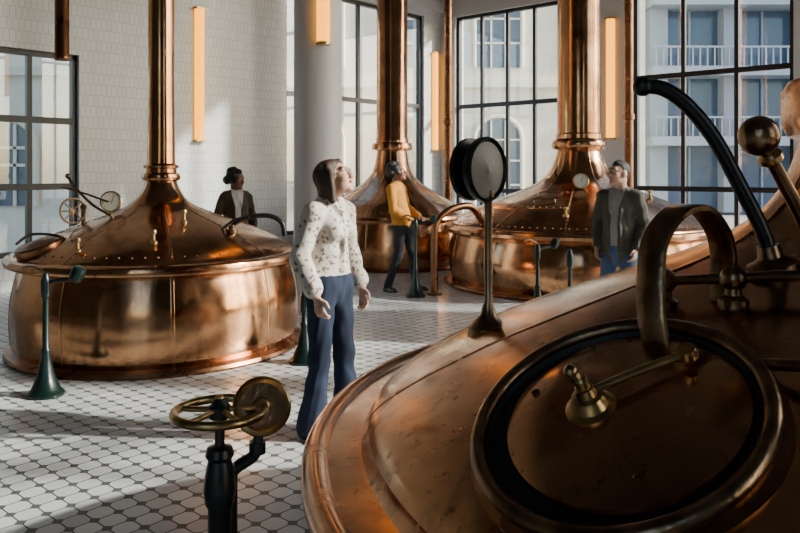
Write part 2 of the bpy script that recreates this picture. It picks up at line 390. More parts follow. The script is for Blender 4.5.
# mid kettle
c=V((-.14,13.2,0)); body=[(1.25,.06),(1.28,.3),(1.26,.55),(1.22,.78)]
KM,dpM=kettle(c,[([(1.24,0),(1.32,0),(1.33,.03),(1.25,.06)],0,COPD),(body,1,COP),
  ([(1.2,.78),(1.33,.79),(1.345,.83),(1.33,.87),(1.25,.88)],0,COP)],
  [(1.25,.88),(1.2,.93),(1.05,1.07),(.85,1.2),(.65,1.32),(.48,1.44),(.36,1.58),(.3,1.75),(.265,1.98)],COP,9,True,96,body)
KM.lathe([(.265,1.97),(.35,1.99),(.36,2.04),(.34,2.1),(.29,2.12),(.29,2.18),(.275,2.2),(.265,CP)],c,COP,seg=48,caps=False)
KM.obj('brewing_kettle')
# right-mid kettle
c=V((2.61,10.95,0)); body=[(1.84,.06),(1.88,.2),(1.9,.4),(1.87,.6),(1.83,.74)]
KR,dpR=kettle(c,[([(1.83,0),(1.95,0),(1.965,.03),(1.95,.05),(1.84,.06)],0,COPD),(body,1,COP),
  ([(1.82,.74),(1.93,.745),(1.965,.77),(1.97,.81),(1.95,.84),(1.86,.85)],0,COP)],
  [(1.86,.85),(1.83,.88),(1.65,.99),(1.35,1.14),(1.05,1.26),(.78,1.36),(.58,1.46),(.45,1.58),(.36,1.74),(.305,1.93)],COP,12,True,160,body)
KR.lathe([(.305,1.92),(.37,1.935),(.39,1.97),(.39,2.03),(.37,2.07),(.33,2.09),(.33,2.15),(.31,2.17),(.3,CP)],c,COP,seg=56,caps=False)
p=onk(c,dpR,2.5,10.35); gauge(KR,p+V((-.03,-.1,.04)),(-.15,-1,.25),.11)
KR.tube([p+V((0,-.08,-.06)),p+V((0,-.12,-.16)),p+V((.0,-.2,-.22))],.02,BRASS)
plate(KR,c,dpR,math.radians(-142),math.radians(-108),.85,1.38,COP)
a=math.radians(-125)
for r in (1.0,1.22):
    k=c+V((r*math.cos(a),r*math.sin(a),rz(dpR,r)+.006)); KR.tube([k+V((-.13,.05,.0)),k+V((-.11,.04,.05)),k+V((.11,-.04,.05)),k+V((.13,-.05,.0))],.011,BRONZE)
for x,y in ((1.2,10.3),(2.1,9.5),(3.1,9.6),(3.4,10.2)):
    k=onk(c,dpR,x,y); KR.lathe([(.04,-.01),(.04,.015),(.016,.02),(.014,.08),(.03,.09),(.03,.11),(0,.12)],k,BRASS)
KR.tube([onk(c,dpR,1.1,10.2),V((.95,10.1,1.14)),V((.7,9.95,1.12)),V((.5,9.85,.98)),V((.45,9.82,.75)),V((.45,9.82,.02))],.05,COPD)
KR.lathe([(.1,0),(.1,.03),(.055,.04)],(.45,9.82,0),COPD)
KR.obj('brewing_kettle')
# foreground kettle
c=V((1.52,2.16,0)); body=[(1.68,.05),(1.73,.3),(1.73,.55),(1.69,.78)]
KF,dpF=kettle(c,[([(1.66,0),(1.77,0),(1.78,.03),(1.68,.05)],0,COPD),(body,1,COPF),
  ([(1.68,.78),(1.75,.785),(1.775,.795),(1.79,.82),(1.79,.845),(1.775,.865),(1.755,.872),(1.735,.866),(1.72,.85),(1.63,.862),(1.615,.88),(1.61,.9)],0,COPF)],
  [(1.61,.9),(1.585,.935),(1.5,.995),(1.36,1.07),(1.2,1.145),(.91,1.262),(.65,1.365),(.48,1.46),(.38,1.57),(.325,1.72)],COPF,5,False,220,body,seamoff=.62)
KF.lathe([(.325,1.71),(.36,1.725),(.378,1.76),(.378,1.86),(.36,1.89),(.31,1.9),(.3,1.92),(.29,CP)],c,COPF,seg=64,caps=False)
# manhole
n=V((-.38,-.32,.90)).normalized(); M0=onk(c,dpF,.435,1.48,0)+n*.02
KF.lathe([(.285,-.14),(.285,.015),(.275,.02),(.262,.012),(.256,-.003),(0,-.003)],M0,GROOVE,n,72,False)  # black lip and disc paint the dark gap; the dome is not cut open
KF.torus(M0+n*.018,n,.283,.017,BRONZE,96,16)
KF.lathe([(.305,-.14),(.31,-.01),(.285,.0)],M0,COPD,n,96,False)
fx,fy,fz=frame(n)
E1=V((.90,.0,.38)).normalized(); E1=(E1-n*E1.dot(n)).normalized()
LC=M0+E1*.016+n*.006
KF.lathe([(.236,-.006),(.240,.004),(.236,.012),(.21,.024),(.15,.040),(.08,.050),(0,.053)],LC,COPF,n,96,False)
hub=LC+n*.05-E1*.055
KF.lathe([(.050,-.006),(.050,.004),(.038,.010),(.031,.03),(.022,.034),(.018,.05),(.014,.052),(.014,.07),(.009,.075),(0,.076)],hub,BRASS,n,28,False)
KF.cyl(hub+n*.05,hub+n*.085+V((-.012,.005,0)),.011,BRONZE); KF.ball(hub+n*.087+V((-.013,.005,0)),.014,BRONZE)
bd=V((.2,.02,.0)); bd.z=-(bd.x*n.x+bd.y*n.y)/n.z-.012
KF.tube([hub+n*.036,hub+n*.034+bd*.5,hub+n*.026+bd*.98],.0075,BRASS,r2=.010)
KF.lathe([(.008,-.012),(.019,-.01),(.021,0),(.019,.012),(.008,.014)],hub+n*.026+bd,BRASS,n,20)
for k in range(3):
    a=1.2+k*2.1; q=LC+(fx*math.cos(a)+fy*math.sin(a))*.19+n*.03; KF.lathe([(.009,-.008),(.009,.004),(.005,.007),(0,.008)],q,COPD,n,12)
# arched hinge strap
KF.tube([(.565,1.60,1.205),(.545,1.60,1.26),(.538,1.61,1.34),(.556,1.64,1.46),(.615,1.68,1.525),(.70,1.75,1.53),(.765,1.80,1.47),(.79,1.83,1.39),(.79,1.84,1.29)],.01,BRONZE,rect=(.062,.018),wdir=(-.66,.75,0))
for (x,y) in ((.68,1.93),(.80,1.80),(.96,1.68)):
    k=onk(c,dpF,x,y); KF.lathe([(.035,-.03),(.035,.01),(.02,.02),(.018,.05)],k,BRONZE); KF.ball(k+V((0,0,.06)),.032,BRONZE)
k1=onk(c,dpF,.68,1.93,.06); k2=onk(c,dpF,.96,1.68,.06)
KF.tube([k1,k2+(k2-k1)*.3],.013,BRONZE,smooth=0)
# curved black pipe with flange
k=onk(c,dpF,.945,1.9)
KF.lathe([(.062,-.03),(.062,.012),(.045,.018),(.03,.03),(.026,.06)],k,BRONZE,(-.25,-.05,1),28)
KF.tube([k,k+V((-.025,0,.09)),k+V((-.085,0,.21)),k+V((-.15,0,.33)),k+V((-.22,0,.415)),k+V((-.28,0,.455)),k+V((-.33,0,.46))],.0195,IRON)
KF.ball(k+V((-.33,0,.46)),.025,IRON)
# ball lever
a0=V((.766,1.6,1.695)); a1=V((1.0,1.72,1.37))
KF.ball(a0,.043,BRONZE); KF.cyl(a0,a1,.013,BRONZE,.02); dd=(a1-a0).normalized()
KF.lathe([(.018,0),(.026,.008),(.026,.02),(.018,.028)],a0+dd*.045,BRASS,dd)
k=onk(c,dpF,1.0,1.72); KF.lathe([(.05,-.03),(.05,.01),(.03,.03),(.03,.06),(0,.07)],k,BRONZE)
# side bracket near manhole (right)
k=onk(c,dpF,.86,1.33); KF.lathe([(.03,-.03),(.03,.015),(.02,.03),(0,.032)],k,BRONZE)
KF.tube([k+V((0,0,.02)),k+V((-.07,.06,.05)),M0+V((.27,.06,.10))],.012,BRONZE)
# level indicator pole with drum, standing on the dome
k=onk(c,dpF,.285,2.42)
KF.lathe([(.07,-.05),(.065,.0),(.045,.02),(.026,.04),(.022,.06),(.013,.08),(.013,.40),(.018,.42),(.018,.44)],k,BRONZE,seg=24)
dc=V((.252,2.42,1.625)); ax=V((.74,-.67,0)).normalized()
KF.cyl(k+V((0,0,.4)),dc-V((-.01,0,.08)),.012,IRON)
KF.lathe([(0,-.045),(.09,-.045),(.102,-.038),(.102,-.02),(.07,-.015),(.07,.012),(.1,.014),(.105,.022),(.105,.04),(.098,.046),(.09,.036),(0,.036)],dc,IRON,ax,40,False)
KF.lathe([(.088,.037),(.03,.04),(0,.044)],dc,STEEL,ax,32,False)
KF.obj('brewing_kettle')

# ------------------------------------------------------------------ valve stand in the foreground
b=B(); W=V((-.375,1.56,1.12))
b.torus(W,(0,0,1),.092,.0095,BRASS,64,12,1.0)
for k in range(5):
    a=.4+k*2*math.pi/5; d=V((math.cos(a),math.sin(a),0)); b.tube([W+V((0,0,.004))+d*.015,W+d*.05+V((0,0,.001)),W+d*.09],.006,BRASS)
b.lathe([(0,.03),(.012,.028),(.016,.018),(.022,.012),(.022,-.012),(.011,-.02),(.01,-.07),(.026,-.075),(.03,-.09),(.024,-.1),(.03,-.13),(.034,-.16),(.03,-.19),(.024,-.2),(.024,-1.05),(.06,-1.08),(.09,-1.1),(.09,-1.12)],W,IRON,seg=28,caps=False)
b.lathe([(0,.034),(.008,.032),(.013,.02)],W,BRASS,seg=20)
D=V((-.295,1.60,1.118)); ax=V((.35,-.82,.45)).normalized()
b.lathe([(0,-.022),(.045,-.022),(.058,-.016),(.062,-.004),(.062,.01),(.055,.016),(.048,.008),(.02,.006),(.014,.014),(0,.016)],D,BRASS,ax,40,False)
b.lathe([(.048,.0085),(.02,.007),(0,.008)],D,BRONZE,ax,32,False)
b.tube([D-ax*.02,D+V((-.01,.02,-.06)),D+V((-.012,.015,-.09))],.011,IRON)
b.tube([D+V((-.012,.015,-.085)),D+V((-.02,.01,-.11)),D+V((-.055,-.01,-.13)),D+V((-.062,-.012,-.16)),D+V((-.062,-.012,-.5)),D+V((-.07,-.03,-.6))],.013,IRON)
b.lathe([(.018,0),(.018,.025)],D+V((-.012,.015,-.105)),IRON)
b.obj('handwheel_valve_stand')

# ------------------------------------------------------------------ sampling pumps
def pump(x,y,h,ang,lever=True):
    b=B(); o=V((x,y,0)); d=V((math.cos(ang),math.sin(ang),0))
    b.lathe([(.0,0),(.13,0),(.13,.02),(.115,.035),(.1,.05),(.062,.14),(.04,.24),(.03,.3),(.034,.31),(.034,.33),(.024,.345),(.02,h-.18),(.03,h-.17),(.034,h-.12),(.034,h-.05),(.025,h-.03),(.02,h),(.0,h+.01)],o,GREEN,seg=28,caps=False)
    if lever:
        b.tube([o+V((0,0,h-.07)),o+d*.08+V((0,0,h-.05)),o+d*.17+V((0,0,h-.04)),o+d*.2+V((0,0,h-.02))],.016,GREEN)
        b.lathe([(.02,0),(.045,.02),(.052,.07),(.046,.11),(.03,.12)],o+d*.2+V((0,0,h-.06)),GREEN,(d.x*.5,d.y*.5,1),20)
        b.tube([o+V((0,0,h)),o-d*.1+V((0,0,h+.05)),o-d*.17+V((0,0,h+.03))],.009,BRONZE)
    b.obj('sampling_pump')
pump(-2.56,5.42,.88,.0); pump(-.81,6.35,.6,1.2,False); pump(.20,9.68,1.0,.1); pump(1.55,8.45,.8,0.4); pump(1.72,7.6,.82,.3,False)
def hang(x,y,z0,r):
    b=B(); b.lathe([(0,z0-.02),(r*.8,z0-.02),(r*1.15,z0),(r*1.15,z0+.04),(r,z0+.06),(r,CH-.1),(r*1.5,CH-.09),(r*1.5,CP)],(x,y,0),COPD,seg=28,caps=False); b.obj('copper_downpipe')
hang(-3.65,8.1,2.83,.075)
def vpipe(x,y,r):
    b=B(); b.lathe([(r*1.8,0.0),(r*1.8,.04),(r,.06),(r,2.5),(r*1.3,2.51),(r*1.3,2.6),(r,2.61),(r,CH-.1),(r*1.6,CH-.09),(r*1.6,CP)],(x,y,0),COPD,seg=24); b.obj('copper_riser_pipe')
vpipe(.92,14.3,.075); vpipe(3.95,12.95,.075)

# ------------------------------------------------------------------ outside
GR=mat('street_paving',(.35,.34,.32),.8); CREAM=mat('facade_cream',(.84,.76,.58),.8,0,.05,5,.08,2)
DKW=mat('facade_window',(.12,.15,.18),.15); MOD=mat('facade_concrete',(.22,.27,.33),.7); BLG=mat('facade_blue_glass',(.06,.10,.16),.12)
b=B(); b.box((-45,-25,-.4),(60,60,-.12),GR); b.obj('street_ground')
def arch(b,x,Y,z,w,hh,mm=DKW,tm=CREAM):
    n=[(x-w,Y-.05,z),(x+w,Y-.05,z)]+[(x+w*math.cos(t),Y-.05,z+hh+w*math.sin(t)) for t in np.linspace(0,math.pi,13)]
    b.add(n,[tuple(range(len(n)))[::-1]],mm)
    b.tube([(x-w*1.1,Y-.06,z)]+[(x-w*1.1*math.cos(t),Y-.06,z+hh+w*1.1*math.sin(t)) for t in np.linspace(0,math.pi,13)]+[(x+w*1.1,Y-.06,z)],.07,tm,seg=6,smooth=0)
    for q in (-.33,.33): b.box((x+w*q-.03,Y-.1,z),(x+w*q+.03,Y-.04,z+hh+w*.9),tm)
    for q in (.35,.7,1.0): b.box((x-w,Y-.1,z+hh*q-.03),(x+w,Y-.04,z+hh*q+.03),tm)
b=B(); Y=26; b.box((-26,Y,-.12),(8.5,Y+5,13),CREAM)
for z in (0.3,5.2,9.6):
    for x in np.arange(-24.5,7.5,3.1): arch(b,x,Y,z,.75,2.4)
for z in (4.5,8.9,12.8): b.box((-26,Y-.25,z),(8.5,Y+.1,z+.25),CREAM)
b.obj('arcade_building')
b=B(); Y=15.6; b.box((-17,Y,-.12),(-6.1,Y+2,7),CREAM)
arch(b,-8.15,Y,.9,.55,1.2); arch(b,-10.6,Y,.9,.55,1.2)
b.box((-17,Y-.12,3.6),(-6.1,Y+.01,3.8),CREAM); b.box((-17,Y-.06,-.12),(-6.1,Y+.01,.5),CREAM); b.obj('courtyard_building')
b=B(); b.box((10,30,-.12),(30,38,19),BLG)
for z in np.arange(2.6,19,2.7):
    b.box((9.7,28.7,z),(30.2,30.3,z+.35),MOD)
    for x in np.arange(9.8,30,.28): b.box((x,28.72,z+.35),(x+.05,28.76,z+1.05),MOD)
    b.box((9.7,28.7,z+1.05),(30.2,28.78,z+1.12),MOD)
for x in np.arange(9.8,30.5,2.9):
    b.box((x,29.4,0),(x+.7,30.1,19),MOD)
    b.box((x+1.7,29.9,0),(x+1.78,30.0,19),MOD)
b.obj('apartment_building')

# ------------------------------------------------------------------ people (signed distance body -> one continuous surface)
def smin(a,b,k):
    h=np.maximum(k-np.abs(a-b),0)/k; return np.minimum(a,b)-h*h*k*.25
def rotz(t): c,s=math.cos(t),math.sin(t); return np.array([[c,-s,0],[s,c,0],[0,0,1.]])
def roty(t): c,s=math.cos(t),math.sin(t); return np.array([[c,0,s],[0,1,0],[-s,0,c]])
class Fig:
    def __init__(s): s.p=[]
    def cap(s,g,a,b,ra,rb=None,f=None,fl=1):
        s.p.append(('c',g,np.array(a,float),np.array(b,float),ra,ra if rb is None else rb,None if f is None else np.array(f,float)/np.linalg.norm(f),fl))
    def ell(s,g,c,r,R=None):
        s.p.append(('e',g,np.array(c,float),np.array(r,float),np.eye(3) if R is None else R))
    def ev(s,p,P):
        if p[0]=='c':
            _,g,a,b,ra,rb,f,fl=p; ba=b-a; L=max(ba@ba,1e-9)
            q=P-a; t=np.clip((q@ba)/L,0,1); q=q-t[...,None]*ba
            if f is not None:
                qf=q@f; q=q+f*(qf*(1/fl-1))[...,None]
                return (np.sqrt((q*q).sum(-1))-(ra+(rb-ra)*t))*(.5+.5*fl)
            return np.sqrt((q*q).sum(-1))-(ra+(rb-ra)*t)
        _,g,c,r,R=p; q=(P-c)@R; k0=np.sqrt(((q/r)**2).sum(-1)); k1=np.sqrt(((q/r**2)**2).sum(-1))+1e-6
        return k0*(k0-1)/k1
    def bb(s,p):
        if p[0]=='c': m=max(p[4],p[5]); return np.minimum(p[2],p[3])-m,np.maximum(p[2],p[3])+m
        m=p[3].max(); return p[2]-m,p[2]+m
    def build(s,name,mats,ks,h,loc,yaw,post=None):
        lo=np.min([s.bb(p)[0] for p in s.p],0)-.03; hi=np.max([s.bb(p)[1] for p in s.p],0)+.03
        n=np.ceil((hi-lo)/h).astype(int)+1
        ax=[lo[i]+h*np.arange(n[i]) for i in range(3)]
        F=np.full(n,1.,np.float32)
        groups=list(mats)
        def wr(g,P,d):
            w=ks[g][1]
            if w: d=d+w*(np.sin(34*P[...,2]+14*P[...,0]+5*np.sin(13*P[...,1]))*.6+np.sin(61*P[...,0]-23*P[...,2]+3*np.sin(40*P[...,1]))*.4)
            return d
        for g in groups:
            G=np.full(n,1.,np.float32)
            for p in s.p:
                if p[1]!=g: continue
                l,u=s.bb(p); m=.05
                i0=np.maximum(np.floor((l-m-lo)/h).astype(int),0); i1=np.minimum(np.ceil((u+m-lo)/h).astype(int)+1,n)
                X,Y,Z=np.meshgrid(ax[0][i0[0]:i1[0]],ax[1][i0[1]:i1[1]],ax[2][i0[2]:i1[2]],indexing='ij')
                P=np.stack([X,Y,Z],-1); d=wr(g,P,s.ev(p,P)); sl=tuple(slice(i0[i],i1[i]) for i in range(3))
                G[sl]=smin(G[sl],d.astype(np.float32),ks[g][0])
            F=np.minimum(F,G)
        S=F<0; cnt=sum(S[i:n[0]-1+i,j:n[1]-1+j,k:n[2]-1+k].astype(np.int8) for i in (0,1) for j in (0,1) for k in (0,1))
        act=(cnt>0)&(cnt<8); ids=np.argwhere(act); idx=np.full(act.shape,-1,np.int64); idx[act]=np.arange(len(ids))
        acc=np.zeros((len(ids),3)); nn=np.zeros(len(ids))
        cs=[(i,j,k) for i in (0,1) for j in (0,1) for k in (0,1)]
        for a in cs:
            for b2 in cs:
                if a<b2 and sum(abs(x-y) for x,y in zip(a,b2))==1:
                    A=ids+a;Bq=ids+b2; f0=F[A[:,0],A[:,1],A[:,2]]; f1=F[Bq[:,0],Bq[:,1],Bq[:,2]]
                    m=(f0<0)!=(f1<0); t=np.where(m,f0/np.where(m,f0-f1,1),0)
                    acc+=m[:,None]*(np.array(a)+t[:,None]*(np.array(b2)-np.array(a))); nn+=m
        Vt=(ids+acc/nn[:,None])*h+lo
        quads=[]
        for d in range(3):
            e=[0,0,0]; e[d]=1; o1,o2=[(1,2),(2,0),(0,1)][d]
            s0=S[:n[0]-e[0],:n[1]-e[1],:n[2]-e[2]]; s1=S[e[0]:,e[1]:,e[2]:]
            E=np.argwhere(s0!=s1); fl=s0[E[:,0],E[:,1],E[:,2]]
            u=np.zeros(3,int);u[o1]=1;w=np.zeros(3,int);w[o2]=1
            g=lambda A: idx[A[:,0],A[:,1],A[:,2]]
            Q=np.stack([g(E-u-w),g(E-w),g(E),g(E-u)],1)
            Q[~fl]=Q[~fl][:,::-1]; quads.append(Q)
        Q=np.concatenate(quads)
        cen=Vt[Q].mean(1); best=np.full(len(cen),9.); lab=np.zeros(len(cen),int)
        for gi,g in enumerate(groups):
            dg=np.full(len(cen),9.)
            for p in s.p:
                if p[1]==g: dg=smin(dg,wr(g,cen,s.ev(p,cen)),ks[g][0])
            m=dg<best-1e-4; lab[m]=gi; best=np.minimum(best,dg)
        if post: lab=post(cen,lab,groups)
        me=bpy.data.meshes.new(name+'_body'); me.from_pydata(Vt.tolist(),[],Q.tolist())
        for g in groups: me.materials.append(mats[g])
        me.polygons.foreach_set('material_index',lab.astype(np.int32)); me.polygons.foreach_set('use_smooth',[True]*len(Q)); me.update()
        e=bpy.data.objects.new(name,None); bpy.context.scene.collection.objects.link(e)
        o=bpy.data.objects.new('body',me); bpy.context.scene.collection.objects.link(o); o.parent=e
        sm_=o.modifiers.new('s','SMOOTH'); sm_.iterations=2; sm_.factor=.5
        e.location=loc; e.rotation_euler=(0,0,yaw); return e
def hand(F,g,w,d,pn,th,sc=1,curl=(25,45)):
    w=np.array(w,float); d=np.array(d,float)/np.linalg.norm(d); th=np.array(th,float); th-=d*(th@d); th/=np.linalg.norm(th)
    pn=np.array(pn,float); pn-=d*(pn@d); pn-=th*(pn@th); pn/=np.linalg.norm(pn)
    F.cap(g,w+d*.02*sc,w+d*.078*sc,.026*sc,.036*sc,pn,.42)
    F.cap(g,w-d*.02*sc,w+d*.03*sc,.023*sc,.024*sc,pn,.75)
    for o,l in ((.029,.068),(.0097,.078),(-.0097,.072),(-.028,.056)):
        b0=w+d*.082*sc+th*o*sc; a1=math.radians(curl[0]); a2=math.radians(curl[0]+curl[1])
        j=b0+(d*math.cos(a1)+pn*math.sin(a1))*l*.52*sc; t=j+(d*math.cos(a2)+pn*math.sin(a2))*l*.5*sc
        F.cap(g,b0-d*.01,j,.0088*sc,.0082*sc); F.cap(g,j,t,.0082*sc,.0068*sc)
    b0=w+d*.022*sc+th*.022*sc; j=b0+(d*.62+th*.7+pn*.25)*.042*sc; t=j+(d*.93+th*.1+pn*.3)*.034*sc
    F.cap(g,b0,j,.013*sc,.0105*sc); F.cap(g,j,t,.0105*sc,.008*sc)
def head(F,hc,yaw,pitch,hair,neck,fem,tilt=0):
    R=rotz(yaw)@roty(-pitch); hc=np.array(hc,float)
    T=lambda *p: hc+R@np.array(p,float)
    E=lambda g,c,r: F.ell(g,T(*c),r,R)
    E('skin',(-.012,0,.027),(.092,.074,.088)); E('skin',(.035,0,-.012),(.056,.060,.082)); E('skin',(.022,0,-.055),(.060,.052 if fem else .057,.056))
    E('skin',(.068,0,-.098),(.022,.022,.017)); F.cap('skin',T(.088,0,.018),T(.112,0,-.024),.007,.011)
    F.cap('skin',T(.105,-.010,-.028),T(.105,.010,-.028),.008)
    F.cap('skin',T(.078,-.04,.034),T(.078,.04,.034),.012)
    for s in (1,-1):
        E('skin',(.062,s*.042,-.022),(.026,.02,.02))
        E('skin',(-.008,s*.076,-.004),(.018,.010,.031))
        E('eyew',(.0835,s*.031,.012),(.010,.014,.008)); E('iris',(.0885,s*.031,.012),(.0065,.007,.007))
        F.cap('hair',T(.0925,s*.016,.036),T(.082,s*.048,.038),.0045)
    E('lips',(.0905,0,-.056),(.011,.022,.0095))
    F.cap('skin',T(-.028,0,-.06),neck,.052 if fem else .058,.055 if fem else .064)
    if hair=='long':
        E('hair',(-.028,0,.038),(.098,.084,.089))
        F.cap('hair',T(-.05,0,.0),T(-.085,0,-.11),.084,.066,R@np.array([1,0,0]),.8)
        q=T(-.085,0,-.11); F.cap('hair',q,[q[0]+.005,q[1],hc[2]-.185],.062,.042)
        for s in (1,-1): F.cap('hair',T(.012,s*.078,.03),T(-.035,s*.078,-.13),.018,.022)
        F.cap('hair',T(.05,.02,.085),T(.0,-.06,.075),.024,.03)
    elif hair=='short':
        E('hair',(-.022,0,.040),(.090,.078,.086)); F.cap('hair',T(.02,0,.088),T(.045,.01,.092),.038,.026)
        F.cap('hair',T(-.06,0,.02),T(-.065,0,-.045),.05,.04)
    else:
        rr=random.Random(3)
        E('hair',(-.03,0,.045),(.098,.095,.09))
        for i in range(46):
            a=rr.uniform(0,6.28); z=rr.uniform(-.5,1); q=np.array([math.cos(a)*math.sqrt(1-z*z)*.1-.035,math.sin(a)*math.sqrt(1-z*z)*.098,z*.1+.04])
            if q[0]>.03 and q[2]<.085: continue
            F.ell('hair',hc+R@q,(.03,.03,.03))
    return R,T
K0={'skin':(.022,0),'hand':(.005,0),'shirt':(.035,.004),'jacket':(.035,.005),'pants':(.03,.004),'hair':(.03,.003),'shoe':(.02,0),'eyew':(.001,0),'iris':(.001,0),'lips':(.004,0)}
def legs(F,J,r,flare=0,fem=False):
    P=J['pelvis']
    F.cap('pants',(P[0],-.055,P[2]-.02),(P[0],.055,P[2]-.02),.118 if fem else .112,None,(1,0,0),.9)
    F.cap('pants',(P[0]-.03,-.06,P[2]-.06),(P[0]-.03,.06,P[2]-.06),.098)
    F.cap('pants',(P[0],0,P[2]),(P[0],0,P[2]+.09),.15,.135,(1,0,0),.74)
    for s in 'LR':
        hp,kn,an=[np.array(J[q+s],float) for q in ('hip','knee','ank')]
        F.cap('pants',hp,kn,r[0],r[1]); F.cap('pants',kn,kn+(an-kn)*.35,r[1],r[2]); F.cap('pants',kn+(an-kn)*.35,an+np.array([0,0,.0]),r[2],r[3]+flare)
        t=math.radians(J.get('toe'+s,0)); d=np.array([math.cos(t),math.sin(t),0]); f=np.array([an[0],an[1],.0])
        F.cap('shoe',f+d*-.03+[0,0,.042],f+d*.13+[0,0,.032],.04,.034,(0,0,1),.9)
        F.cap('shoe',f+d*-.035+[0,0,.016],f+d*.15+[0,0,.016],.041,.04,(0,0,1),.38)
        F.cap('shoe',f+[0,0,.05],f+[0,0,.12],.042,.045)
def arms(F,J,g,r,skin='hand',sc=1,cut=.96):
    for s in 'LR':
        a,e,w=[np.array(J[q+s],float) for q in ('sh','el','wr')]
        F.cap(g,a,e,r[0],r[1]); F.cap(g,e,e+(w-e)*.3,r[1],r[1]*1.0); F.cap(g,e+(w-e)*.3,e+(w-e)*cut,r[1],r[2])
        if cut<.9: F.cap(skin,e+(w-e)*.4,w,.035,.025); F.cap(g,e+(w-e)*(cut-.06),e+(w-e)*cut,r[2]+.006)
        d=J.get('hd'+s); d=(w-e)/np.linalg.norm(w-e) if d is None else d
        hand(F,skin,w+np.array(d)*.0,d,J['pn'+s],J['th'+s],sc,J.get('curl'+s,(22,38)))
def mats_(skin,hair,shirt,pants,jacket=None):
    d={'skin':skin,'hand':skin,'lips':LIPS,'eyew':EYEW,'iris':IRIS,'hair':hair,'shirt':shirt,'pants':pants,'shoe':SHOE}
    if jacket: d['jacket']=jacket
    return d
def hem(z0,tuck):
    """clean waist line: trousers above z0 become top; when tucked, top below z0 (between the arms) becomes trousers"""
    def f(c,l,n):
        p=n.index('pants'); s=n.index('shirt'); l=l.copy()
        l[(l==p)&(c[:,2]>z0)]=s
        if tuck: l[(l==s)&(c[:,2]<z0)&(np.abs(c[:,1])<.172)]=p
        return l
    return f
# --- woman in floral blouse
F=Fig(); J=dict(pelvis=(0,0,.95),hipL=(.0,.085,.90),hipR=(.0,-.085,.90),kneeL=(.03,.10,.49),kneeR=(.0,-.10,.49),ankL=(.04,.12,.07),ankR=(-.07,-.09,.07),toeL=15,toeR=-20,
 shL=(.0,.165,1.375),shR=(.0,-.165,1.375),elL=(-.03,.235,1.11),elR=(-.05,-.225,1.11),wrL=(.06,.25,.88),wrR=(.07,-.215,.885),
 pnL=(0,-1,0),thL=(1,0,0),pnR=(0,1,0),thR=(1,0,0),hdL=(.22,-.02,-.97),hdR=(.25,.05,-.96))
legs(F,J,(.092,.064,.062,.066),.03,True); arms(F,J,'shirt',(.058,.054,.046),cut=.80)
F.cap('shirt',(-.005,0,.99),(-.01,0,1.10),.155,.136,(1,0,0),.76); F.cap('shirt',(-.01,0,1.10),(-.0,0,1.29),.138,.150,(1,0,0),.68)
F.cap('shirt',(-.01,-.13,1.37),(-.01,.13,1.37),.062); F.cap('shirt',(-.01,-.05,1.41),(-.01,.05,1.41),.058)
for s in (1,-1): F.ell('shirt',(.075,s*.065,1.255),(.062,.062,.062)); F.cap('shirt',(-.03,s*.06,1.445),(.045,s*.045,1.435),.014,.014); F.cap('shirt',(.045,s*.045,1.435),(.085,s*.025,1.385),.015,.012)
F.cap('shirt',(.085,0,1.37),(.112,0,1.27),.010); F.cap('shirt',(.112,0,1.27),(.108,0,1.03),.010)
R,T=head(F,(.035,0,1.575),math.radians(20),math.radians(22),'long',(-.015,0,1.42),True)
yaw=math.radians(-33); loc=(-.43,4.60,0)
e=F.build('woman_in_floral_blouse',mats_(SKIN,HAIRB,FLORAL,DENIM),K0,.0048,loc,yaw,hem(.995,True))
g=B()
for s in (1,-1):
    cc=T(.104,s*.033,.010); g.torus(V(cc),V(R@np.array([1,s*.12,0])),.022,.0018,IRON,24,6)
    g.tube([V(T(.104,s*.054,.014)),V(T(.06,s*.078,.014)),V(T(-.01,s*.083,.012))],.0014,IRON,seg=6)
g.tube([V(T(.106,-.012,.014)),V(T(.109,0,.018)),V(T(.106,.012,.014))],.0014,IRON,seg=6)
o=g.obj('glasses'); o.parent=e
# --- man in mustard sweater
F=Fig(); J=dict(pelvis=(.06,0,.95),hipL=(.06,.09,.90),hipR=(.06,-.09,.90),kneeL=(.17,.11,.50),kneeR=(.05,-.10,.49),ankL=(.20,.14,.07),ankR=(-.10,-.12,.07),toeL=5,toeR=-25,
 shL=(-.02,.19,1.38),shR=(-.02,-.19,1.38),elL=(.03,.25,1.10),elR=(.04,-.25,1.10),wrL=(.25,.15,1.01),wrR=(.23,-.13,.99),
 pnL=(0,0,-1),thL=(0,-1,0),pnR=(0,0,-1),thR=(0,1,0),curlL=(35,50),curlR=(35,50))
legs(F,J,(.088,.062,.055,.052)); arms(F,J,'shirt',(.062,.056,.042))
F.cap('shirt',(.055,0,.965),(.01,0,1.15),.162,.15,(1,0,0),.8); F.cap('shirt',(.01,0,1.15),(-.02,0,1.31),.15,.168,(1,0,0),.68)
F.cap('shirt',(-.02,-.15,1.38),(-.02,.15,1.38),.07); F.cap('shirt',(-.02,-.05,1.42),(-.02,.05,1.42),.062)
head(F,(.0,0,1.59),math.radians(5),math.radians(18),'curly',(-.03,0,1.43),False)
F.build('man_in_mustard_sweater',mats_(SKIN2,HAIRK,MUST,BLK),K0,.0065,(-.03,10.15,0),math.radians(-22),hem(.90,False))
